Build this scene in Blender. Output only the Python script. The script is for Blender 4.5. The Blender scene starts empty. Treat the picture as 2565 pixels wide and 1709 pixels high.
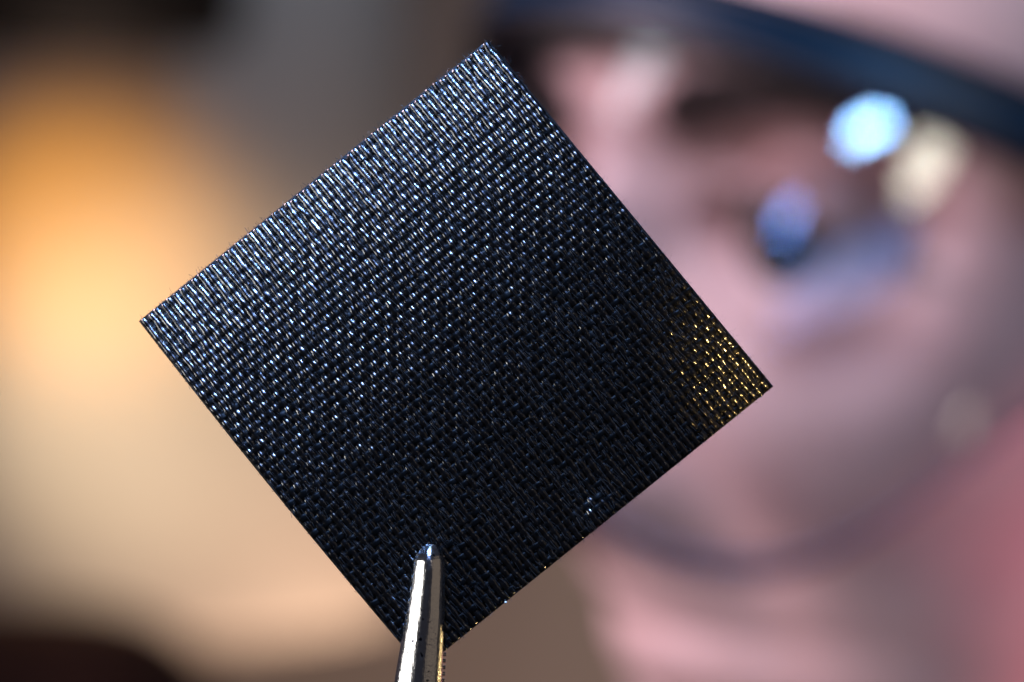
import bpy, math, random
import numpy as np
from mathutils import Vector, Matrix

random.seed(7)
rng = np.random.default_rng(7)
R = math.radians
sc = bpy.context.scene
col = sc.collection

# ------------------------------------------------------------------ camera
FW = 0.300                       # frame width per metre of distance
FOCUS = 0.2000
cam_data = bpy.data.cameras.new('camera')
cam = bpy.data.objects.new('camera', cam_data)
col.objects.link(cam)
cam.location = (0, 0, 0)
cam.rotation_euler = (R(90), 0, 0)
cam_data.sensor_width = 36
cam_data.lens = 36 / FW
cam_data.clip_start = 0.005
cam_data.clip_end = 50
cam_data.dof.use_dof = True
cam_data.dof.focus_distance = FOCUS
cam_data.dof.aperture_fstop = 120 / 5.4
cam_data.dof.aperture_blades = 0
sc.camera = cam

# ------------------------------------------------------------------ world, exposure
w = bpy.data.worlds.new('World')
sc.world = w
w.use_nodes = True
bg = w.node_tree.nodes['Background']
bg.inputs[0].default_value = (0.54, 0.52, 0.64, 1)
bg.inputs[1].default_value = 0.034
sc.cycles.use_denoising = True
sc.view_settings.view_transform = 'Standard'
sc.view_settings.look = 'None'
sc.view_settings.exposure = 0
sc.view_settings.gamma = 1


def at(px, py, d):
    """a point seen at photograph pixel (px, py), d metres in front of the camera plane"""
    return Vector(((px - 1282.5) / 2565 * FW * d, d, -(py - 854.5) / 2565 * FW * d))


def lamp(name, loc, target, size, power, color, size_y=None, spread=None, shape=None):
    l = bpy.data.lights.new(name, 'AREA')
    l.energy = power
    l.color = color
    l.shape = shape or ('RECTANGLE' if size_y else 'DISK')
    l.size = size
    if size_y:
        l.size_y = size_y
    if spread:
        l.spread = R(spread)
    o = bpy.data.objects.new(name, l)
    col.objects.link(o)
    o.location = loc
    o.rotation_euler = (Vector(target) - Vector(loc)).to_track_quat('-Z', 'Y').to_euler()
    return o


SW = at(1130, 870, 0.2)
FACE = at(2000, 800, 0.49)
def spot_lamp(name, loc, target, cone, power, color, radius):
    l = bpy.data.lights.new(name, 'SPOT')
    l.energy = power
    l.color = color
    l.spot_size = R(cone)
    l.spot_blend = 0.4
    l.shadow_soft_size = radius
    o = bpy.data.objects.new(name, l)
    col.objects.link(o)
    o.location = loc
    o.rotation_euler = (Vector(target) - Vector(loc)).to_track_quat('-Z', 'Y').to_euler()
    return o


GL = Vector((0.05, 0.465, 0.02))
# focused blue lamp over the swatch: its sheen
spot_lamp('blue_spotlight', SW + Vector((-0.028, -0.222, 0.320)), SW, 11, 14.0, (0.20, 0.42, 1.0), 0.02)
# focused gold lamp on the right: glints at the right corner
spot_lamp('gold_spotlight', (0.226, -0.10, -0.26), at(1915, 890, 0.2), 0.95, 16.0, (1.0, 0.66, 0.24), 0.003)
# amber light from behind on the serrated rear arm
spot_lamp('amber_spotlight', (0.22, 0.36, -0.10), at(1108, 1690, 0.2), 2.5, 4.0, (1.0, 0.70, 0.30), 0.01)
# blue-white lamp over the camera: glare on the glasses
lamp('blue_white_lamp', (-0.095, 0.014, 0.429), GL, 0.065, 1.2, (0.28, 0.54, 1.0), 0.018)
# cream lamp beside it
lamp('cream_lamp', (0.025, -0.029, 0.366), GL, 0.075, 0.40, (1.0, 1.0, 0.82))
# blue softbox behind the camera
lamp('blue_softbox', (-0.113, -0.191, 0.367), GL, 0.28, 0.60, (0.32, 0.44, 1.0), 0.085)
# pale lamp high on the left
lamp('pale_lamp', (-0.481, 0.486, 0.529), GL, 0.10, 0.26, (0.66, 0.88, 1.0))
# small unseen blue light added only for the round glint before the eye
lamp('eye_glint_light', (-0.192, 0.050, 0.351), GL, 0.03, 0.16, (0.20, 0.38, 1.0))
# tall white strip light on the left: the streak on the tweezers
lamp('strip_light', (-0.385, 0.076, -0.035), at(1060, 1550, 0.2), 0.08, 0.55, (1.0, 0.97, 0.94), 0.16)
# soft key lamp on the left, in front of the face
lamp('key_lamp', (-0.51, 0.45, 0.26), FACE, 0.24, 6.2, (1.0, 0.75, 0.90), 0.15)
# added dim warm light, standing in for bounce: brown reflection along the tweezers
lamp('warm_bounce_fill', (0.34, 0.0, 0.0), at(1060, 1550, 0.2), 0.25, 0.035, (1.0, 0.78, 0.58), 0.30)
# warm lamp on the right: a spot on the glasses
lamp('warm_lamp', (0.225, -0.212, 0.116), GL, 0.03, 0.03, (1.0, 0.85, 0.75))
# red-pink lamp, from the right side on the cheek
spot_lamp('pink_spotlight', (0.45, 0.53, -0.30), FACE + Vector((0.06, 0.03, -0.05)), 26, 23.0, (1.0, 0.33, 0.45), 0.05)


# ------------------------------------------------------------------ helpers
def tag(o, label=None, cat=None, group=None, kind=None):
    if label: o['label'] = label
    if cat: o['category'] = cat
    if group: o['group'] = group
    if kind: o['kind'] = kind
    return o


def empty(name, loc=(0, 0, 0)):
    o = bpy.data.objects.new(name, None)
    o.empty_display_size = 0.005
    col.objects.link(o)
    o.location = loc
    return o


def link(name, me, parent=None, mat=None, smooth=True):
    if mat is not None:
        me.materials.append(mat)
    if smooth:
        me.polygons.foreach_set('use_smooth', np.ones(len(me.polygons), dtype=bool))
    me.update()
    o = bpy.data.objects.new(name, me)
    col.objects.link(o)
    if parent is not None:
        o.parent = parent
        o.matrix_parent_inverse = Matrix.Translation(-parent.location)
    return o


def grid_mesh(name, V, closed_u=False, closed_v=False, uv=None, caps=False):
    """V: (n, m, 3) array -> quad mesh; rows n, columns m"""
    n, m = V.shape[:2]
    me = bpy.data.meshes.new(name)
    a = np.arange(n * m).reshape(n, m)
    r0 = a if closed_u else a[:-1]
    r1 = np.roll(a, -1, 0) if closed_u else a[1:]
    if closed_v:
        q = np.stack([r0, np.roll(r0, -1, 1), np.roll(r1, -1, 1), r1], -1)
    else:
        q = np.stack([r0[:, :-1], r0[:, 1:], r1[:, 1:], r1[:, :-1]], -1)
    faces = q.reshape(-1, 4).tolist()
    if caps:
        faces.append(a[0][::-1].tolist())
        faces.append(a[-1].tolist())
    me.from_pydata(V.reshape(-1, 3).tolist(), [], faces)
    if uv is not None:
        lay = me.uv_layers.new(name='yarn')
        vi = np.empty(len(me.loops), dtype=np.int32)
        me.loops.foreach_get('vertex_index', vi)
        lay.data.foreach_set('uv', uv.reshape(-1, 2)[vi].astype(np.float32).ravel())
    return me


def box_mesh(name, c, s, bevel=0.0):
    import bmesh
    bm = bmesh.new()
    bmesh.ops.create_cube(bm, size=1)
    bmesh.ops.scale(bm, vec=s, verts=bm.verts)
    bmesh.ops.translate(bm, vec=c, verts=bm.verts)
    if bevel:
        bmesh.ops.bevel(bm, geom=bm.edges[:], offset=bevel, segments=3, affect='EDGES')
    me = bpy.data.meshes.new(name)
    bm.to_mesh(me)
    bm.free()
    return me


def mat(name, base, rough=0.5, metal=0.0, spec=0.5):
    m = bpy.data.materials.new(name)
    m.use_nodes = True
    b = m.node_tree.nodes['Principled BSDF']
    b.inputs['Base Color'].default_value = (*base, 1)
    b.inputs['Roughness'].default_value = rough
    b.inputs['Metallic'].default_value = metal
    b.inputs['Specular IOR Level'].default_value = spec
    return m, m.node_tree, b


def noise_color(nt, b, c0, c1, scale, detail=4, coord='Object', lo=0.35, hi=0.65):
    tc = nt.nodes.new('ShaderNodeTexCoord')
    n = nt.nodes.new('ShaderNodeTexNoise')
    n.inputs['Scale'].default_value = scale
    n.inputs['Detail'].default_value = detail
    r = nt.nodes.new('ShaderNodeValToRGB')
    r.color_ramp.elements[0].color = (*c0, 1)
    r.color_ramp.elements[1].color = (*c1, 1)
    r.color_ramp.elements[0].position = lo
    r.color_ramp.elements[1].position = hi
    nt.links.new(tc.outputs[coord], n.inputs['Vector'])
    nt.links.new(n.outputs['Fac'], r.inputs['Fac'])
    nt.links.new(r.outputs['Color'], b.inputs['Base Color'])
    return n, r


# ================================================================== background room
m_wall, nt, b = mat('wall_paint', (0.30, 0.27, 0.25), 0.8)
noise_color(nt, b, (0.28, 0.25, 0.23), (0.33, 0.30, 0.28), 3)
YB = 3.3
def spot(name, px, py, d, power, color, size=0.1, off=(0, -0.5, 0)):
    p = at(px, py, d)
    return lamp(name, p + Vector(off), p, size, power, color)

wall = link('back_wall', box_mesh('back_wall', (0, YB + 0.06, 0), (5, 0.1, 4)), None, m_wall, False)
tag(wall, kind='structure')

# added unseen lights: amber and cream spots on the roll, two wall fills
spot_lamp('amber_spot', at(-900, -200, 1.6), at(170, 580, 2.5), 16, 36, (1.0, 0.43, 0.045), 0.04).data.spot_blend = 1.0
spot_lamp('cream_spot', at(-900, 1100, 1.6), at(330, 1010, 2.5), 22, 33, (1.0, 0.80, 0.58), 0.04).data.spot_blend = 1.0
lamp('wall_fill', at(1500, -1400, 2.4), at(1000, 0, 3.3), 0.2, 0.5, (0.56, 0.70, 1.0))
lamp('low_fill', at(1300, 2600, 2.5), at(1300, 1500, 3.3), 0.15, 3.0, (1.0, 0.68, 0.52))

m_cream, nt, b = mat('cream_matte', (0.80, 0.72, 0.60), 0.7)
noise_color(nt, b, (0.77, 0.69, 0.57), (0.83, 0.75, 0.63), 6)
# upright cream roll, a made-up shape to fade the warm spots smoothly
rc = at(150, 800, 2.85)
a_ = np.linspace(0, 2 * np.pi, 96, endpoint=False)
z1 = at(0, -350, 2.5).z; z0 = at(0, 1650, 2.5).z
rowsR = []
for z, q in ((z1, 0.0), (z1, 0.90), (z1 - 0.004, 0.97), (z1 - 0.02, 1), (z0 + 0.02, 1), (z0 + 0.004, 0.97), (z0, 0.9), (z0, 0.0)):
    rowsR.append(np.stack([rc.x + 0.29 * q * np.cos(a_), rc.y + 0.30 * q * np.sin(a_), np.full_like(a_, z)], -1))
roll = link('added_cream_roll', grid_mesh('added_cream_roll', np.array(rowsR), closed_v=True), None, m_cream)
tag(roll, 'wide blurred made-up cream roll under amber light left of the swatch', 'paper roll')  # added shape for the warm fade, not a real paper roll

m_black, nt, b = mat('black_plastic', (0.008, 0.008, 0.010), 0.5)
m_chair, nt, b = mat('dark_red_upholstery', (0.05, 0.012, 0.008), 0.8)
noise_color(nt, b, (0.09, 0.035, 0.02), (0.16, 0.06, 0.035), 20)
mon = empty('black_monitor', at(0, 60, 2.5))
tag(mon, 'blurred black monitor housing at the top left corner', 'monitor')
r0 = at(-900, -700, 2.5); r1 = at(600, 120, 2.5)
link('monitor_housing', box_mesh('monitor_housing', ((r0.x + r1.x) / 2, 2.53, (r0.z + r1.z) / 2), (r1.x - r0.x, 0.05, r0.z - r1.z), 0.012), mon, m_black)
chair = empty('chair_back', at(150, 1700, 2.3))
tag(chair, 'blurred dark brown padded chair back at bottom left', 'chair')
TH = np.linspace(0, 2 * np.pi, 48, endpoint=False)
cc = at(-20, 1930, 2.35)
rows = []
for t, s in ((-0.09, 0.45), (-0.08, 0.66), (-0.06, 0.82), (-0.03, 0.95), (0.0, 1), (0.03, 1), (0.05, 0.95), (0.06, 0.8)):
    e = 2 / 3.2
    x = 0.155 * s * np.sign(np.cos(TH)) * np.abs(np.cos(TH)) ** e
    z = 0.115 * s * np.sign(np.sin(TH)) * np.abs(np.sin(TH)) ** e
    rows.append(np.stack([cc.x + x, np.full_like(x, cc.y + t), cc.z + z], -1))
link('cushion', grid_mesh('cushion', np.array(rows), closed_v=True, caps=True), chair, m_chair)

# ================================================================== fabric swatch
L_, T_, R_, B_ = (352, 805), (1222, 105), (1933, 968), (1058, 1672)
NW, NF = 56, 48                    # warp yarns (running T->R), weft yarns (running L->T)


def swatch_point(u, v):
    """mid-surface of the cloth; arrays ok"""
    u = np.asarray(u, float); v = np.asarray(v, float)
    px = (1 - u) * (1 - v) * L_[0] + u * (1 - v) * T_[0] + u * v * R_[0] + (1 - u) * v * B_[0]
    py = (1 - u) * (1 - v) * L_[1] + u * (1 - v) * T_[1] + u * v * R_[1] + (1 - u) * v * B_[1]
    # slight bow of the left edge
    bow = 10 * np.sin(np.pi * np.clip(v, 0, 1)) * np.clip(1 - u * 2.5, 0, 1)
    px = px - bow * 0.55
    py = py + bow * 0.4
    d = 0.2000 + np.where(v < 0.55, 0.0086, 0.0058) * (0.55 - v) ** 2
    c = np.clip((px - 1690) / 870, 0, None)
    d = d + 0.018 * c ** 2                      # right corner curls away
    d = d - 0.00045 * np.exp(-((px - 1500) ** 2 + (py - 1300) ** 2) / (2 * 34.0 ** 2))   # small pucker
    d = d + 0.00025 * np.sin(2.3 * u + 1.0) * np.sin(3.1 * v + 0.4)
    x = (px - 1282.5) / 2565 * FW * d
    z = -(py - 854.5) / 2565 * FW * d
    return np.stack([x, d, z], -1)


def frame_at(u, v, along):
    e = 1e-3
    P = swatch_point(u, v)
    du = swatch_point(u + e, v) - swatch_point(u - e, v)
    dv = swatch_point(u, v + e) - swatch_point(u, v - e)
    n = np.cross(du, dv)
    n /= np.linalg.norm(n, axis=-1, keepdims=True)
    n = np.where(n[..., 1:2] > 0, -n, n)        # towards the camera
    t = dv if along == 'v' else du
    t = t / np.linalg.norm(t, axis=-1, keepdims=True)
    s = np.cross(n, t)
    return P, t, s, n


def smooth_noise(n, step, amp):
    k = rng.normal(0, amp, n // step + 4)
    x = np.arange(n) / step
    i = x.astype(int); f = x - i
    f = f * f * (3 - 2 * f)
    return k[i] * (1 - f) + k[i + 1] * f


def yarn_material(name, base, rough, bump, spec):
    m, nt, b = mat(name, base, rough, 0, spec)
    uvn = nt.nodes.new('ShaderNodeUVMap'); uvn.uv_map = 'yarn'
    mp = nt.nodes.new('ShaderNodeMapping')
    mp.inputs['Scale'].default_value = (0.6, 9.0, 1)
    n = nt.nodes.new('ShaderNodeTexNoise')
    n.inputs['Scale'].default_value = 1.0
    n.inputs['Detail'].default_value = 3
    bp = nt.nodes.new('ShaderNodeBump')
    bp.inputs['Strength'].default_value = bump
    bp.inputs['Distance'].default_value = 0.00006
    nt.links.new(uvn.outputs['UV'], mp.inputs['Vector'])
    nt.links.new(mp.outputs['Vector'], n.inputs['Vector'])
    nt.links.new(n.outputs['Fac'], bp.inputs['Height'])
    nt.links.new(bp.outputs['Normal'], b.inputs['Normal'])
    return m


m_warp = yarn_material('black_warp_fibre', (0.0018, 0.0016, 0.0016), 0.20, 0.16, 1.0)
m_weft = yarn_material('black_weft_fibre', (0.0018, 0.0017, 0.0016), 0.42, 0.2, 0.10)

sw_c = swatch_point(0.5, 0.5)
swatch = empty('fabric_swatch', Vector(sw_c))
tag(swatch, 'small square of tightly woven black fabric gripped by the steel tweezers', 'fabric swatch')
PITCH_W = 0.0262 / NW
PITCH_F = 0.0262 / NF
AMP = 0.000050
SIDES = 10
ang = np.linspace(0, 2 * np.pi, SIDES, endpoint=False)
PER = 8
for kind, cnt, other in (('warp', NW, NF), ('weft', NF, NW)):
    pitch = PITCH_W if kind == 'warp' else PITCH_F
    hw = pitch * (0.49 if kind == 'warp' else 0.34)
    ht = 0.000165 if kind == 'warp' else 0.000050
    n = other * PER + 1
    for i in range(cnt):
        e0, e1 = rng.uniform(-0.004, 0.0015, 2)
        s = np.linspace(-e0, 1 + e1, n)
        c = (i + 0.5) / cnt + smooth_noise(n, PER * 4, 0.05 / cnt) + smooth_noise(n, PER, 0.03 / cnt)
        if kind == 'warp':
            P, t, sd, nn = frame_at(c, s, 'v'); sign = 1
        else:
            P, t, sd, nn = frame_at(s, c, 'u'); sign = -1
        ph = s * other - 0.5
        wv = np.cos(np.pi * (ph + i))
        wv = np.sign(wv) * np.abs(wv) ** (1.0 if kind == 'warp' else 0.8)
        amp = AMP * 1.0
        if kind == 'warp':
            # every warp thread swells between two picks and rides a little over or under the next
            wv2 = -np.cos(2 * np.pi * s * other)
            wv = 0.75 * wv2 + 0.55 * wv
            amp = 0.000022
        h = sign * amp * wv + (-0.00002 if kind == 'warp' else 0.000036) + smooth_noise(n, PER, 0.000011) + smooth_noise(n, PER * 7, 0.000006)
        th = (smooth_noise(n, PER * 2, 0.10) + smooth_noise(n, PER, 0.10)) * (1 if kind == 'warp' else 0.6)
        # the filling threads lie deeper near the top edge, so the warp shows as ribs there
        vv = s if kind == 'warp' else np.full(n, (i + 0.5) / cnt)
        relax = np.clip((vv - 0.06) / 0.36, 0, 1)
        if kind == 'warp':
            h = h + (0.3 + 0.7 * relax - 1) * amp * wv
        else:
            h = h - 0.00004 * (1 - relax)
        wid = hw * rng.normal(1, 0.05) * (1 + smooth_noise(n, PER, 0.06)) * (1 + (0.05 if kind == 'warp' else 0.12) * sign * wv)
        thk = ht * (1 + smooth_noise(n, PER, 0.08))
        C = P + nn * h[:, None]
        # tangent with crimp, so the cross section stays square to the yarn
        tg = np.gradient(C, axis=0); tg /= np.linalg.norm(tg, axis=1, keepdims=True)
        n2 = np.cross(tg, sd); n2 /= np.linalg.norm(n2, axis=1, keepdims=True)
        n2 = np.where((n2 * nn).sum(1, keepdims=True) < 0, -n2, n2)
        ex = 1.0 if kind == 'warp' else 0.9
        cs_, sn_ = np.cos(ang), np.sin(ang)
        ca = (np.sign(cs_) * np.abs(cs_) ** ex)[None] + 0 * th[:, None]; sa = (np.sign(sn_) * np.abs(sn_) ** ex)[None] + 0 * th[:, None]
        ct, st = np.cos(th)[:, None], np.sin(th)[:, None]
        X = wid[:, None] * ca; Y = thk[:, None] * sa
        X2 = X * ct - Y * st; Y2 = X * st + Y * ct
        V = C[:, None, :] + sd[:, None, :] * X2[..., None] + n2[:, None, :] * Y2[..., None]
        UV = np.stack([np.broadcast_to((s * other + i * 7.3)[:, None], (n, SIDES)),
                       np.broadcast_to(np.abs(np.arange(SIDES) - SIDES / 2)[None] / 5 + i * 3.1, (n, SIDES))], -1)
        me = grid_mesh('yarn', V, closed_v=True, uv=UV, caps=True)
        link('yarn', me, swatch, m_warp if kind == 'warp' else m_weft)

m_film, nt, b = mat('black_resin_film', (0.002, 0.002, 0.002), 0.5)
g = np.linspace(-0.003, 1.003, 40)
U, Vv = np.meshgrid(g, g, indexing='ij')
P, t, s_, nn = frame_at(U, Vv, 'v')
back = P - nn * 0.00012
front = P - nn * 0.00002
link('backing_film', grid_mesh('backing_film', np.concatenate([front, back[::-1]], 0), closed_u=True), swatch, m_film)

# loose filaments lying along the warp
m_hair, nt, b = mat('loose_filament', (0.050, 0.046, 0.043), 0.35)
V_, F_ = [], []
for k in range(5200):
    u0, v0 = rng.uniform(0.0, 1.0, 2)
    ln = rng.uniform(0.010, 0.035)
    s = np.linspace(0, 1, 5)
    if rng.random() < 0.85:
        u = u0 + rng.normal(0, 0.003) * s; v = v0 + ln * (s - .5)
    else:
        u = u0 + ln * (s - .5); v = v0 + rng.normal(0, 0.004) * s
    v = np.clip(v, -0.004, 1.004); u = np.clip(u, -0.004, 1.004)
    P, t, sd, nn = frame_at(u, v, 'v')
    par = np.cos(np.pi * (v * NF - 0.5 + np.floor(np.clip(u, 0, .999) * NW)))
    hgt = 0.00011 + AMP * np.maximum(par, -0.1) + 0.00004 * np.sin(np.pi * s) * rng.uniform(0, 1)
    C = P + nn * hgt[:, None]
    r = rng.uniform(0.000005, 0.000011)
    base = len(V_)
    for q in range(5):
        for a in (0.5, 2.6, 4.7):
            V_.append((C[q] + sd[q] * math.cos(a) * r + nn[q] * math.sin(a) * r).tolist())
    for q in range(4):
        for a in range(3):
            i0 = base + q * 3 + a; i1 = base + q * 3 + (a + 1) % 3
            F_.append((i0, i1, i1 + 3, i0 + 3))
# frayed ends along the cut edges
for k in range(900):
    side = rng.integers(0, 4)
    a0 = rng.uniform(0, 1)
    ln = abs(rng.normal(0, 0.006)) + 0.002
    s = np.linspace(0, 1, 4)
    bend = rng.normal(0, 0.004)
    if side == 0: u = a0 + bend * s ** 2; v = -ln * s
    elif side == 1: u = a0 + bend * s ** 2; v = 1 + ln * s * 0.6
    elif side == 2: u = -ln * s * 0.5; v = a0 + bend * s ** 2
    else: u = 1 + ln * s * 1.3; v = a0 + bend * s ** 2
    P, t, sd, nn = frame_at(u, v, 'v')
    C = P + nn * (rng.normal(0, 0.00005) + rng.normal(0, 0.00010) * s)[:, None]
    r = rng.uniform(0.000006, 0.000014)
    base = len(V_)
    for q in range(4):
        for a in (0.5, 2.6, 4.7):
            V_.append((C[q] + sd[q] * math.cos(a) * r + nn[q] * math.sin(a) * r).tolist())
    for q in range(3):
        for a in range(3):
            i0 = base + q * 3 + a; i1 = base + q * 3 + (a + 1) % 3
            F_.append((i0, i1, i1 + 3, i0 + 3))
me = bpy.data.meshes.new('stray_fibre')
me.from_pydata(V_, [], F_)
o = link('stray_fibre', me, swatch, m_hair)
tag(o, kind='stuff')

m_speck, nt, b = mat('white_lint', (0.85, 0.82, 0.74), 0.6)
sp = swatch_point(0.236, 1.003)
import bmesh
bm = bmesh.new()
bmesh.ops.create_icosphere(bm, subdivisions=2, radius=0.000085)
for vtx in bm.verts:
    vtx.co *= 1 + 0.35 * random.uniform(-1, 1)
    vtx.co += Vector(sp) + Vector((0, -0.0001, 0))
me = bpy.data.meshes.new('lint_speck'); bm.to_mesh(me); bm.free()
link('lint_speck', me, swatch, m_speck)

# ================================================================== tweezers
m_steel, nt, b = mat('polished_steel', (0.72, 0.71, 0.70), 0.16, 1.0)
tc = nt.nodes.new('ShaderNodeTexCoord')
mp = nt.nodes.new('ShaderNodeMapping'); mp.inputs['Scale'].default_value = (9000, 9000, 700)
nz = nt.nodes.new('ShaderNodeTexNoise'); nz.inputs['Scale'].default_value = 1; nz.inputs['Detail'].default_value = 4
nz2 = nt.nodes.new('ShaderNodeTexNoise'); nz2.inputs['Scale'].default_value = 5200; nz2.inputs['Detail'].default_value = 2
vor = nt.nodes.new('ShaderNodeTexNoise'); vor.inputs['Scale'].default_value = 2600; vor.inputs['Detail'].default_value = 1
pit = nt.nodes.new('ShaderNodeMapRange'); pit.inputs[1].default_value = 0.69; pit.inputs[2].default_value = 0.74
add = nt.nodes.new('ShaderNodeMath'); add.operation = 'MULTIPLY_ADD'; add.inputs[1].default_value = -0.4
b1 = nt.nodes.new('ShaderNodeBump'); b1.inputs['Strength'].default_value = 0.35; b1.inputs['Distance'].default_value = 0.00003
nt.links.new(tc.outputs['Object'], mp.inputs['Vector']); nt.links.new(mp.outputs['Vector'], nz.inputs['Vector'])
nt.links.new(tc.outputs['Object'], nz2.inputs['Vector']); nt.links.new(tc.outputs['Object'], vor.inputs['Vector'])
nt.links.new(vor.outputs['Fac'], pit.inputs[0]); nt.links.new(pit.outputs[0], add.inputs[0])
mx = nt.nodes.new('ShaderNodeMath'); mx.operation = 'ADD'
nt.links.new(nz.outputs['Fac'], mx.inputs[0]); nt.links.new(nz2.outputs['Fac'], mx.inputs[1])
nt.links.new(mx.outputs[0], add.inputs[2]); nt.links.new(add.outputs[0], b1.inputs['Height'])
dirt = nt.nodes.new('ShaderNodeMix'); dirt.data_type = 'RGBA'
dirt.inputs[6].default_value = (0.72, 0.71, 0.70, 1); dirt.inputs[7].default_value = (0.05, 0.05, 0.06, 1)
nt.links.new(pit.outputs[0], dirt.inputs[0]); nt.links.new(dirt.outputs[2], b.inputs['Base Color'])
nt.links.new(b1.outputs['Normal'], b.inputs['Normal'])
rr = nt.nodes.new('ShaderNodeMapRange'); rr.inputs[3].default_value = 0.10; rr.inputs[4].default_value = 0.26
nt.links.new(nz2.outputs['Fac'], rr.inputs[0]); nt.links.new(rr.outputs[0], b.inputs['Roughness'])

tip_px, tip_py = 1077, 1362
u_t, v_t = 0.20, 0.82
tip_d = 0.1999
tweez = empty('tweezers', at(1040, 2600, 0.198))
tag(tweez, 'pair of shiny steel tweezers gripping the bottom corner of the swatch', 'tweezers')


def cloth_depth(py):
    # depth of the cloth under the jaws at image row py, running on straight below the corner
    v = 0.797 + (py - 1362) * 0.000658
    vc = min(v, 1.02)
    return 0.2000 + 0.0058 * (vc - 0.55) ** 2 + (v - vc) * 0.0054


# half-round section ground into soft facets (x -1..1, y 0..1)
fp = np.array([(-1, 0), (-1, 0.22), (-0.86, 0.52), (-0.20, 0.97), (0.16, 1.0), (0.78, 0.66), (1, 0.25), (1, 0)])
for _ in range(3):
    q_ = [fp[0]]
    for a_c, b_c in zip(fp[:-1], fp[1:]):
        q_ += [a_c * 0.82 + b_c * 0.18, a_c * 0.18 + b_c * 0.82]
    fp = np.array(q_ + [fp[-1]])
FX, FY = fp[:, 0], fp[:, 1]


def jaw(name, front):
    """lofted jaw from the tip downwards. profile: half-round, flat side to the cloth"""
    rows = []
    #        py     xc    halfw  depth of the flat side from the cloth, thickness
    if front:
        spec = [(1363, 1078, 10, 0.00028, 0.00022), (1366, 1078, 16, 0.00026, 0.00034), (1376, 1077, 25, 0.00025, 0.00056),
                (1388, 1076, 33.5, 0.00024, 0.00078), (1402, 1075, 38.5, 0.00024, 0.00092), (1425, 1074.5, 41.5, 0.00025, 0.00102),
                (1470, 1071, 44, 0.00026, 0.00108), (1540, 1065, 49, 0.00028, 0.00116), (1620, 1056, 54, 0.00032, 0.00126),
                (1720, 1045, 60, 0.00042, 0.00138), (1900, 1026, 70, 0.0007, 0.0016), (2300, 985, 92, 0.0016, 0.0018),
                (3000, 930, 125, 0.0030, 0.0019), (4200, 860, 150, 0.0040, 0.0018), (5600, 800, 150, 0.0022, 0.0016), (6300, 775, 150, 0.0002, 0.0016)]
    else:
        spec = [(1363, 1082, 10, 0.00028, 0.00022), (1376, 1082, 25, 0.00025, 0.00056),
                (1402, 1082, 33, 0.00024, 0.00092), (1425, 1080, 35, 0.00025, 0.00102),
                (1540, 1072, 40, 0.00028, 0.00116), (1640, 1063, 45, 0.00028, 0.00126),
                (1720, 1052, 51, 0.00030, 0.00138), (1900, 1030, 64, 0.0006, 0.0016), (2300, 985, 90, 0.0016, 0.0018),
                (3000, 930, 125, 0.0030, 0.0019), (4200, 860, 150, 0.0040, 0.0018), (5600, 800, 150, 0.0022, 0.0016), (6300, 775, 150, 0.0002, 0.0016)]
    spec = np.array(spec, float)
    k = np.concatenate([np.linspace(0, 5, 24, endpoint=False), np.linspace(5, len(spec) - 1, 70)])
    idx = np.arange(len(spec))
    sp = np.stack([np.interp(k, idx, spec[:, c]) for c in range(5)], 1)
    for py, xc, hwp, off, thk in sp:
        mm = FW * 0.2 / 2565
        hw_ = (hwp if front else hwp - 6) * mm
        p = at(xc, py, 0.2)
        sgn = -1 if front else 1
        x = hw_ * FX; y = thk * FY
        x = np.concatenate([x, np.linspace(hw_ * 0.97, -hw_ * 0.97, 9)])
        y = np.concatenate([y, np.full(9, -0.00004)])
        rows.append(np.stack([p.x + x, cloth_depth(py) + sgn * (off - 0.00008 + y), np.full_like(x, p.z)], -1))
    return link(name, grid_mesh(name, np.array(rows), closed_v=True, caps=True), tweez, m_steel)


fj = jaw('arm', True)
bj = jaw('arm', False)
for k in range(34):
    py = 1395 + k * 16.6
    xc = np.interp(py, [1363, 1425, 1540, 1640, 1720, 1900, 2300], [1082, 1080, 1072, 1063, 1052, 1030, 985])
    hwp = np.interp(py, [1363, 1402, 1425, 1540, 1640, 1720, 1900, 2300], [10, 33, 35, 40, 45, 51, 64, 90])
    off = np.interp(py, [1363, 1640, 1720, 1900, 2300], [0.00025, 0.00028, 0.0003, 0.0006, 0.0016])
    p = at(xc, py, 0.2)
    mm = FW * 0.2 / 2565
    n_ = 6
    t_ = np.linspace(0, np.pi, n_)
    prof = np.stack([0 * t_, cloth_depth(py) + off - 0.0001 - 0.00016 * np.sin(t_), p.z + 0.00013 * np.cos(t_)], -1)
    e0 = prof.copy(); e0[:, 0] = p.x - hwp * mm * 0.96
    e1 = prof.copy(); e1[:, 0] = p.x + (hwp + 9) * mm
    link('tooth', grid_mesh('tooth', np.array([e0, e1]), closed_v=True, caps=True), bj, m_steel)

# ================================================================== person
EYE = at(2068, 592, 0.495)
YAW, PITCH, ROLL = R(63), R(-14), R(11)


def head_axes():
    # local: x = person's left, y = forward, z = up   (millimetres)
    cy, sy = math.cos(YAW), math.sin(YAW)
    l = Vector((cy, -sy, 0)); f = Vector((-sy, -cy, 0)); u = Vector((0, 0, 1))
    M = Matrix((l, f, u)).transposed()
    M = M @ Matrix.Rotation(PITCH, 3, 'X')
    cr, sr = math.cos(ROLL), math.sin(ROLL)
    Rm = Matrix(((cr, 0, sr), (0, 1, 0), (-sr, 0, cr)))
    return Rm @ M


HM = head_axes()
EYE_L = Vector((32, 62, 0))
HO = EYE - (HM @ EYE_L) * 0.001
HMn = np.array(HM); HOn = np.array(HO)


def hw_(V):
    """head millimetres -> world metres"""
    return (np.asarray(V) @ HMn.T) * 0.001 + HOn


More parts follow.
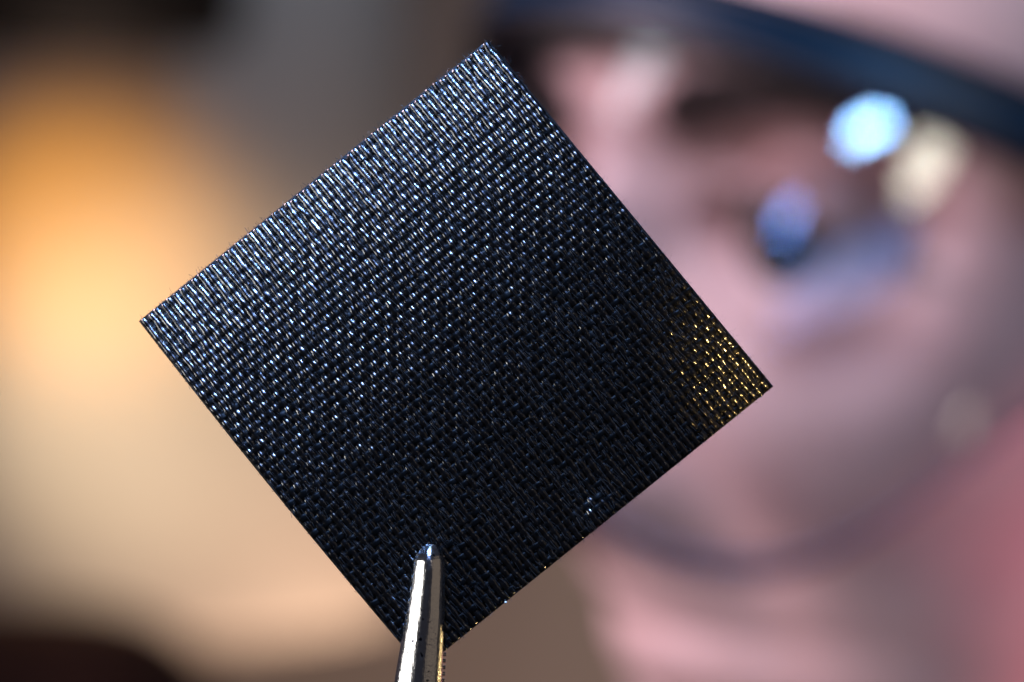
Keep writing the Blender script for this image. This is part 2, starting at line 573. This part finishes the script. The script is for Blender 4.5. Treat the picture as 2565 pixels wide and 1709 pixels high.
tab = np.array([
    # z, halfwidth, front, back
    (126, 4, 2, -22), (122, 24, 26, -44), (112, 45, 48, -64), (95, 60, 58, -82), (72, 70, 68, -94), (50, 74, 73, -99), (30, 75, 77, -99),
    (10, 74, 81, -98), (0, 73, 84, -96), (-20, 71, 85, -91), (-40, 68, 79, -80), (-60, 63, 74, -70), (-80, 56, 69, -64),
    (-97, 47, 67, -61), (-108, 44, 59, -60), (-118, 47, 46, -60), (-135, 50, 36, -62), (-165, 54, 32, -66), (-190, 66, 34, -74), (-205, 90, 40, -80)], float)[::-1]
zz = np.concatenate([np.linspace(-205, -112, 24, endpoint=False), np.linspace(-112, 40, 170, endpoint=False), np.linspace(40, 126, 50)])
aa = np.concatenate([np.linspace(-math.pi, -1.25, 50, endpoint=False), np.linspace(-1.25, 1.25, 180, endpoint=False), np.linspace(1.25, math.pi, 50, endpoint=False)])


def pchip(x, xp, fp):
    # smooth interpolation: linear then box blur
    xs = np.linspace(xp[0], xp[-1], 700)
    ys = np.interp(xs, xp, fp)
    k = 17
    yp = np.pad(ys, k, mode='edge')
    yp = np.convolve(yp, np.ones(2 * k + 1) / (2 * k + 1), 'valid')
    return np.interp(x, xs, yp)


Wd = pchip(zz, tab[:, 0], tab[:, 1]); Fr = pchip(zz, tab[:, 0], tab[:, 2]); Bk = pchip(zz, tab[:, 0], tab[:, 3])
A, Z = np.meshgrid(aa, zz)
Wg, Fg, Bg = Wd[:, None], Fr[:, None], Bk[:, None]
e = 2 / 2.35
X = Wg * np.sign(np.sin(A)) * np.abs(np.sin(A)) ** e
cosA = np.cos(A)
Y = np.where(cosA >= 0, Fg, -Bg) * np.sign(cosA) * np.abs(cosA) ** e
front = np.clip(cosA * 3, 0, 1)


def G(x0, z0, sx, sz):
    return np.exp(-((X - x0) / sx) ** 2 / 2 - ((Z - z0) / sz) ** 2 / 2)


nz_h = np.interp(Z, [-52, -47, -43, -36, -30, -10, 6, 16, 26], [0, 4, 12, 19, 19, 11, 5, 2, 0])
nz_w = np.interp(Z, [-45, -30, 0, 20], [9.5, 8.5, 6.5, 8])
D = nz_h * np.exp(-(X / nz_w) ** 2 / 2)
for sgn in (-1, 1):
    D += 8 * G(sgn * 13, -39, 5, 6) - 9 * G(sgn * 31, 1, 15, 11) - 7 * G(sgn * 49, 0, 6, 13) - 6 * G(sgn * 30, 11, 14, 4) + 3 * G(sgn * 27, 19, 19, 6) + 6 * G(sgn * 44, -27, 17, 14)
    D += -3 * G(sgn * 15, 3, 6, 9) - 2.0 * G(sgn * 27, -50, 5, 14)
D += 4 * G(0, -53, 17, 6) + 3 * G(0, -66, 15, 6) - 2.5 * G(0, -60, 22, 2) + 7 * G(0, -92, 17, 11) - 3 * G(0, -77, 18, 5)
Y = Y + D * front
ER = 12.0
for sgn in (-1, 1):
    ct_, st_ = math.cos(0.22), math.sin(0.22)
    ex_ = (X * sgn - 32); dx = ex_ * ct_ - Z * st_; dz = ex_ * st_ + Z * ct_
    rr2 = dx ** 2 + dz ** 2
    tt = np.clip(1 - (dx / 17.5) ** 2, 0, None)
    up = 6.6 * tt ** 0.8; lo = -6.0 * tt ** 0.8
    inside = (dz < up) & (dz > lo) & (front > 0.2)
    lid = 60.5 + np.sqrt(np.clip(14.9 ** 2 - rr2, 0, None))
    Y = np.where((rr2 < 14.8 ** 2) & ~inside & (front > 0.2), np.maximum(Y, lid), Y)
    Y = np.where(inside, 60.5 + np.sqrt(np.clip(11.9 ** 2 - rr2, 0, None)), Y)
# ears
for sgn in (-1, 1):
    m = np.exp(-((Y + 10) / 13) ** 4 - ((Z + 12) / 27) ** 4) * (X * sgn > 0)
    inner = np.exp(-((Y + 8) / 6) ** 2 - ((Z + 12) / 14) ** 2) * (X * sgn > 0)
    X = X + sgn * (13 * m - 9 * inner)
    Y = Y - 9 * m
HV = np.stack([X, Y, Z], -1)

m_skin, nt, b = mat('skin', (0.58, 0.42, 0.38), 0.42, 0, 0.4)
n1, r1_ = noise_color(nt, b, (0.53, 0.36, 0.325), (0.63, 0.455, 0.42), 45, 3)
# lid redness plus painted eye-socket shade (a vertex attribute of the face)
at_n = nt.nodes.new('ShaderNodeAttribute'); at_n.attribute_name = 'lid_red_and_shade'
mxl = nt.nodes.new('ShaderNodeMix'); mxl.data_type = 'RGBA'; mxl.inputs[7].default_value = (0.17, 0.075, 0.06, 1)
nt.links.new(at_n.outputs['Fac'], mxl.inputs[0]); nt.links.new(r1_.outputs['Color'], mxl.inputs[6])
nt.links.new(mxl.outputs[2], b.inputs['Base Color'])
person = empty('person', hw_((0, -10, -205)))
tag(person, 'person leaning in behind the swatch wearing clear safety glasses', 'person')
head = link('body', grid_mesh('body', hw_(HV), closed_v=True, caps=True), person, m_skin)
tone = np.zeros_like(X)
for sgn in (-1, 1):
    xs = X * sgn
    tone = np.maximum(tone, 0.85 * np.exp(-((xs - 34) / 16) ** 2 - ((Z - 8) / 6) ** 2))      # upper lid, painted shade
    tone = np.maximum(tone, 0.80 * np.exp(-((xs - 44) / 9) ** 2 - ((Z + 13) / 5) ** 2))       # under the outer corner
    tone = np.maximum(tone, 0.75 * np.exp(-((xs - 50) / 9) ** 2 - ((Z - 3) / 9) ** 2))       # outer corner, painted socket shade
    tone = np.maximum(tone, 0.65 * np.exp(-((xs - 15) / 5) ** 2 - ((Z - 3) / 5) ** 2))        # inner corner, painted shade
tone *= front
la = head.data.attributes.new('lid_red_and_shade', 'FLOAT', 'POINT')
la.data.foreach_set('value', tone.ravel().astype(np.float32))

# eyes
m_eye, nt, b = mat('eyeball', (0.72, 0.70, 0.70), 0.05, 0, 0.12)
tc = nt.nodes.new('ShaderNodeUVMap'); tc.uv_map = 'yarn'
sx = nt.nodes.new('ShaderNodeSeparateXYZ')
rp = nt.nodes.new('ShaderNodeValToRGB')
els = rp.color_ramp.elements
els[0].position = 0.0; els[0].color = (0.004, 0.004, 0.005, 1)
els[1].position = 0.15; els[1].color = (0.004, 0.004, 0.005, 1)
for pos, c in ((0.17, (0.035, 0.06, 0.06, 1)), (0.36, (0.02, 0.035, 0.04, 1)), (0.395, (0.008, 0.012, 0.015, 1)), (0.42, (0.74, 0.70, 0.70, 1)), (1.0, (0.70, 0.55, 0.52, 1))):
    q = els.new(pos); q.color = c
nt.links.new(tc.outputs['UV'], sx.inputs[0]); nt.links.new(sx.outputs[0], rp.inputs[0]); nt.links.new(rp.outputs[0], b.inputs['Base Color'])
# gaze: towards the swatch
for sgn in (1, -1):
    c = np.array((sgn * 32, 60.5, 0.0))
    cw = hw_(c)
    gz = np.array((-0.70, -0.71, 0.0))
    gz = gz / np.linalg.norm(gz)
    up_ = np.array((0, 0, 1.0)); r_ = np.cross(gz, up_); r_ /= np.linalg.norm(r_); up2 = np.cross(r_, gz)
    th = np.linspace(0.001, math.pi, 60); ph = np.linspace(0, 2 * math.pi, 48, endpoint=False)
    TH_, PH_ = np.meshgrid(th, ph, indexing='ij')
    rad = 0.0138 + 0.0012 * np.clip(1 - (TH_ / 0.60) ** 2, 0, 1) ** 1.0
    V = cw + rad[..., None] * (np.cos(TH_)[..., None] * gz + np.sin(TH_)[..., None] * (np.cos(PH_)[..., None] * r_ + np.sin(PH_)[..., None] * up2))
    UV = np.stack([TH_ / 1.57, PH_ / 6.28], -1)
    link('eye', grid_mesh('eye', V, closed_v=True, uv=UV, caps=False), person, m_eye)

m_brow, nt, b = mat('eyebrow_hair', (0.035, 0.022, 0.016), 0.6)
m_hr, nt, b = mat('brown_hair', (0.05, 0.03, 0.02), 0.5)


def strands(name, roots, tips, r, parent, material, segs=4, bulge=None):
    V_, F_ = [], []
    for a, c in zip(roots, tips):
        a = np.array(a); c = np.array(c)
        base = len(V_)
        for q in range(segs):
            t = q / (segs - 1)
            p = a * (1 - t) + c * t
            if bulge is not None:
                p = p + bulge * math.sin(math.pi * t)
            rr = r * (1 - 0.85 * t)
            for k in range(3):
                an = 2.1 * k
                V_.append(hw_(p + np.array((math.cos(an) * rr, 0.3 * rr, math.sin(an) * rr))).tolist())
        for q in range(segs - 1):
            for k in range(3):
                i0 = base + q * 3 + k; i1 = base + q * 3 + (k + 1) % 3
                F_.append((i0, i1, i1 + 3, i0 + 3))
    me = bpy.data.meshes.new(name)
    me.from_pydata(V_, [], F_)
    return link(name, me, parent, material)


def surf_y(x, z):
    i = np.argmin((X - x) ** 2 + (Z - z) ** 2 + np.where(front > 0.1, 0, 1e6))
    return Y.ravel()[i]


for sgn in (1, -1):
    ro, ti = [], []
    for k in range(800):
        t = rng.random()
        x = 12 + 38 * t
        z = 14 + 7 * math.sin(math.pi * (0.15 + 0.7 * t)) + rng.normal(0, 2.0) * (1 - 0.5 * t)
        y = surf_y(sgn * x, z)
        ro.append((sgn * x, y - 0.3, z))
        x2 = x + rng.uniform(4, 8) ; z2 = z + rng.uniform(0, 3) * (1 - 1.2 * t)
        ti.append((sgn * x2, surf_y(sgn * x2, z2) + 1.0, z2))
    strands('eyebrow', ro, ti, 0.36, person, m_brow)
    ro, ti = [], []
    for k in range(160):
        x = -17 + 34 * k / 159
        tt = max(1 - (x / 17.5) ** 2, 0)
        z = 6.4 * tt ** 0.8
        y = 60.5 + math.sqrt(max(15.1 ** 2 - x * x - z * z, 0))
        xr = x * 0.976 + z * 0.218; zr = -x * 0.218 + z * 0.976
        ro.append((sgn * (32 + xr), y, zr)); ti.append((sgn * (32 + xr * 1.3), y + 7, zr + 2.0))
    strands('eyelash', ro, ti, 0.42, person, m_brow)

# hair cap, ridged
A2 = np.linspace(-math.pi, math.pi, 220, endpoint=False)
T2 = np.linspace(0, 1, 60)
rowsH = []
for t in T2:
    line = np.where(np.abs(A2) < 0.9, 78, np.where(np.abs(A2) < 1.35, 78 - 60 * (np.abs(A2) - 0.9) / 0.45, np.where(np.abs(A2) < 1.75, 22, -60 + 0 * A2)))
    line = np.convolve(np.concatenate([line[-9:], line, line[:9]]), np.ones(19) / 19, 'valid')
    z = line + (127 - line) * t
    wq, fq, bq = (np.interp(z, zz, q) for q in (Wd, Fr, Bk))
    bulge = 3 + 7 * np.clip(t * 6, 0, 1) + 1.2 * np.sin(A2 * 41 + 6 * t) + 0.8 * np.sin(A2 * 67 - 9 * t)
    x = (wq + bulge) * np.sign(np.sin(A2)) * np.abs(np.sin(A2)) ** e
    y = np.where(np.cos(A2) >= 0, fq + bulge, -bq + bulge) * np.sign(np.cos(A2)) * np.abs(np.cos(A2)) ** e
    rowsH.append(np.stack([x, y, z + bulge * t], -1))
link('hair', grid_mesh('hair', hw_(np.array(rowsH)), closed_v=True, caps=True), person, m_hr)

m_shirt, nt, b = mat('shirt_cloth', (0.30, 0.05, 0.06), 0.8)
rowsS = []
for z, sx_, sf, sb in ((-176, 60, 38, -72), (-182, 64, 42, -76), (-192, 80, 50, -84), (-215, 150, 66, -96), (-250, 205, 86, -110), (-330, 225, 105, -120), (-420, 220, 108, -120)):
    a_ = np.linspace(-math.pi, math.pi, 64, endpoint=False)
    rowsS.append(np.stack([sx_ * np.sin(a_), np.where(np.cos(a_) > 0, sf, -sb) * np.cos(a_), np.full_like(a_, z)], -1))
link('shirt', grid_mesh('shirt', hw_(np.array(rowsS)), closed_v=True), person, m_shirt)

# ================================================================== safety glasses
m_frame, nt, b = mat('navy_frame', (0.0008, 0.014, 0.034), 0.32, 0, 0.2)
m_trim, nt, b = mat('black_rubber_trim', (0.004, 0.004, 0.006), 0.5, 0, 0.3)
m_lens = bpy.data.materials.new('clear_lens'); m_lens.use_nodes = True
nt = m_lens.node_tree
for nd in list(nt.nodes):
    nt.nodes.remove(nd)
out = nt.nodes.new('ShaderNodeOutputMaterial')
mixs = nt.nodes.new('ShaderNodeMixShader')
tr = nt.nodes.new('ShaderNodeBsdfTransparent'); tr.inputs[0].default_value = (0.86, 0.86, 0.88, 1)
gl = nt.nodes.new('ShaderNodeBsdfGlossy'); gl.inputs['Roughness'].default_value = 0.03
lw = nt.nodes.new('ShaderNodeLayerWeight'); lw.inputs[0].default_value = 0.5
pw = nt.nodes.new('ShaderNodeMath'); pw.operation = 'POWER'; pw.inputs[1].default_value = 5
fr = nt.nodes.new('ShaderNodeMath'); fr.operation = 'MULTIPLY_ADD'; fr.inputs[1].default_value = 0.9; fr.inputs[2].default_value = 0.042
nt.links.new(lw.outputs['Facing'], pw.inputs[0]); nt.links.new(pw.outputs[0], fr.inputs[0])
nt.links.new(fr.outputs[0], mixs.inputs[0]); nt.links.new(tr.outputs[0], mixs.inputs[1]); nt.links.new(gl.outputs[0], mixs.inputs[2])
nt.links.new(mixs.outputs[0], out.inputs[0])
m_edge, nt, b = mat('dark_lens_edge', (0.10, 0.06, 0.07), 0.3)
b.inputs['Alpha'].default_value = 0.92

GA, GB, GY = 84.0, 90.0, 18.0
GC, GS = math.cos(0.50), math.sin(0.50)   # the glasses sit tipped, temples low


def ring(phi, z, out=0.0):
    bow = -0.0016 * (z + 8) ** 2          # lens curves back towards top and bottom
    x_ = (GA + out + bow) * np.sin(phi); y_ = GY + (GB + out + bow) * np.cos(phi) - 92; z_ = z + 0 * phi
    return np.stack([x_, 92 + y_ * GC - z_ * GS, y_ * GS + z_ * GC], -1)


glasses = empty('safety_glasses', hw_((0, GY + GB, 24)))
tag(glasses, 'clear wraparound safety glasses with a dark navy brow bar on the person', 'glasses')
# brow bar
ph = np.linspace(-1.36, 1.36, 120)
sec = []
for k in range(16):
    t = 2 * math.pi * k / 16
    ex = 2 / 3.0
    oy = 2.6 * math.copysign(abs(math.cos(t)) ** ex, math.cos(t))
    oz = 4.8 * math.copysign(abs(math.sin(t)) ** ex, math.sin(t))
    sec.append((oy, oz))
BARZ = 33.5
rowsB = []
for p in ph:
    dip = 0
    r = [ring(np.array(p), BARZ + oz + dip, 0.8 + oy) for oy, oz in sec]
    rowsB.append(np.array(r))
link('brow_bar', grid_mesh('brow_bar', hw_(np.array(rowsB)), closed_v=True, caps=True), glasses, m_frame)
for zt in (BARZ + 4.2, BARZ - 4.2):
    rowsB = [np.array([ring(np.array(p), zt + 1.7 * math.sin(2 * math.pi * q / 10), 1.2 + 2.6 * math.cos(2 * math.pi * q / 10)) for q in range(10)]) for p in ph]
    link('rubber_trim', grid_mesh('rubber_trim', hw_(np.array(rowsB)), closed_v=True, caps=True), glasses, m_trim)
# temples
for sgn in (1, -1):
    rowsT = []
    for t in np.linspace(0, 1, 40):
        base = ring(np.array(sgn * 1.36), BARZ, 0.8)
        x = base[0] + sgn * (1.5 * t - 2 * max(t - 0.75, 0) * 10)
        y = base[1] - 112 * t
        z = base[2] - 27 * t - 60 * max(t - 0.78, 0) ** 1.4 * 2
        hgt = 5.6 - 2.2 * t
        rowsT.append(np.array([(x + sgn * oy * 0.8, y, z + oz * hgt / 5.6) for oy, oz in sec]))
    link('temple', grid_mesh('temple', hw_(np.array(rowsT)), closed_v=True, caps=True), glasses, m_frame)
# lens shells
def lens_bottom(phi):
    a = np.abs(phi)
    return np.interp(a, [0, 0.10, 0.18, 0.30, 0.5, 0.75, 0.90, 1.02, 1.15, 1.33], [6, 3, -14, -31, -37, -40, -37, -28, -8, 20])
for sgn in (1, -1):
    ph = np.linspace(0.0, 1.33, 90) * sgn
    lb = lens_bottom(ph)
    k = np.ones(7) / 7
    lb = np.convolve(np.pad(lb, 3, mode='edge'), k, 'valid')
    t = np.linspace(0, 1, 40)
    Zg = lb[:, None] * (1 - t) + (BARZ - 3) * t
    PHg = np.broadcast_to(ph[:, None], Zg.shape)
    link('lens', grid_mesh('lens', hw_(ring(PHg, Zg, 0.8))), glasses, m_lens)
    # polished edge: a 2.2 mm bead along the lower rim, refraction darkness painted in
    rowsE = []
    for p, z0 in zip(ph, lb):
        rowsE.append(np.array([ring(np.array(p), z0 + 2.1 * math.sin(2 * math.pi * q / 10), 0.8 - 0.2 + 1.3 * math.cos(2 * math.pi * q / 10)) for q in range(10)]))
    link('lens_edge', grid_mesh('lens_edge', hw_(np.array(rowsE)), closed_v=True, caps=True), glasses, m_edge)
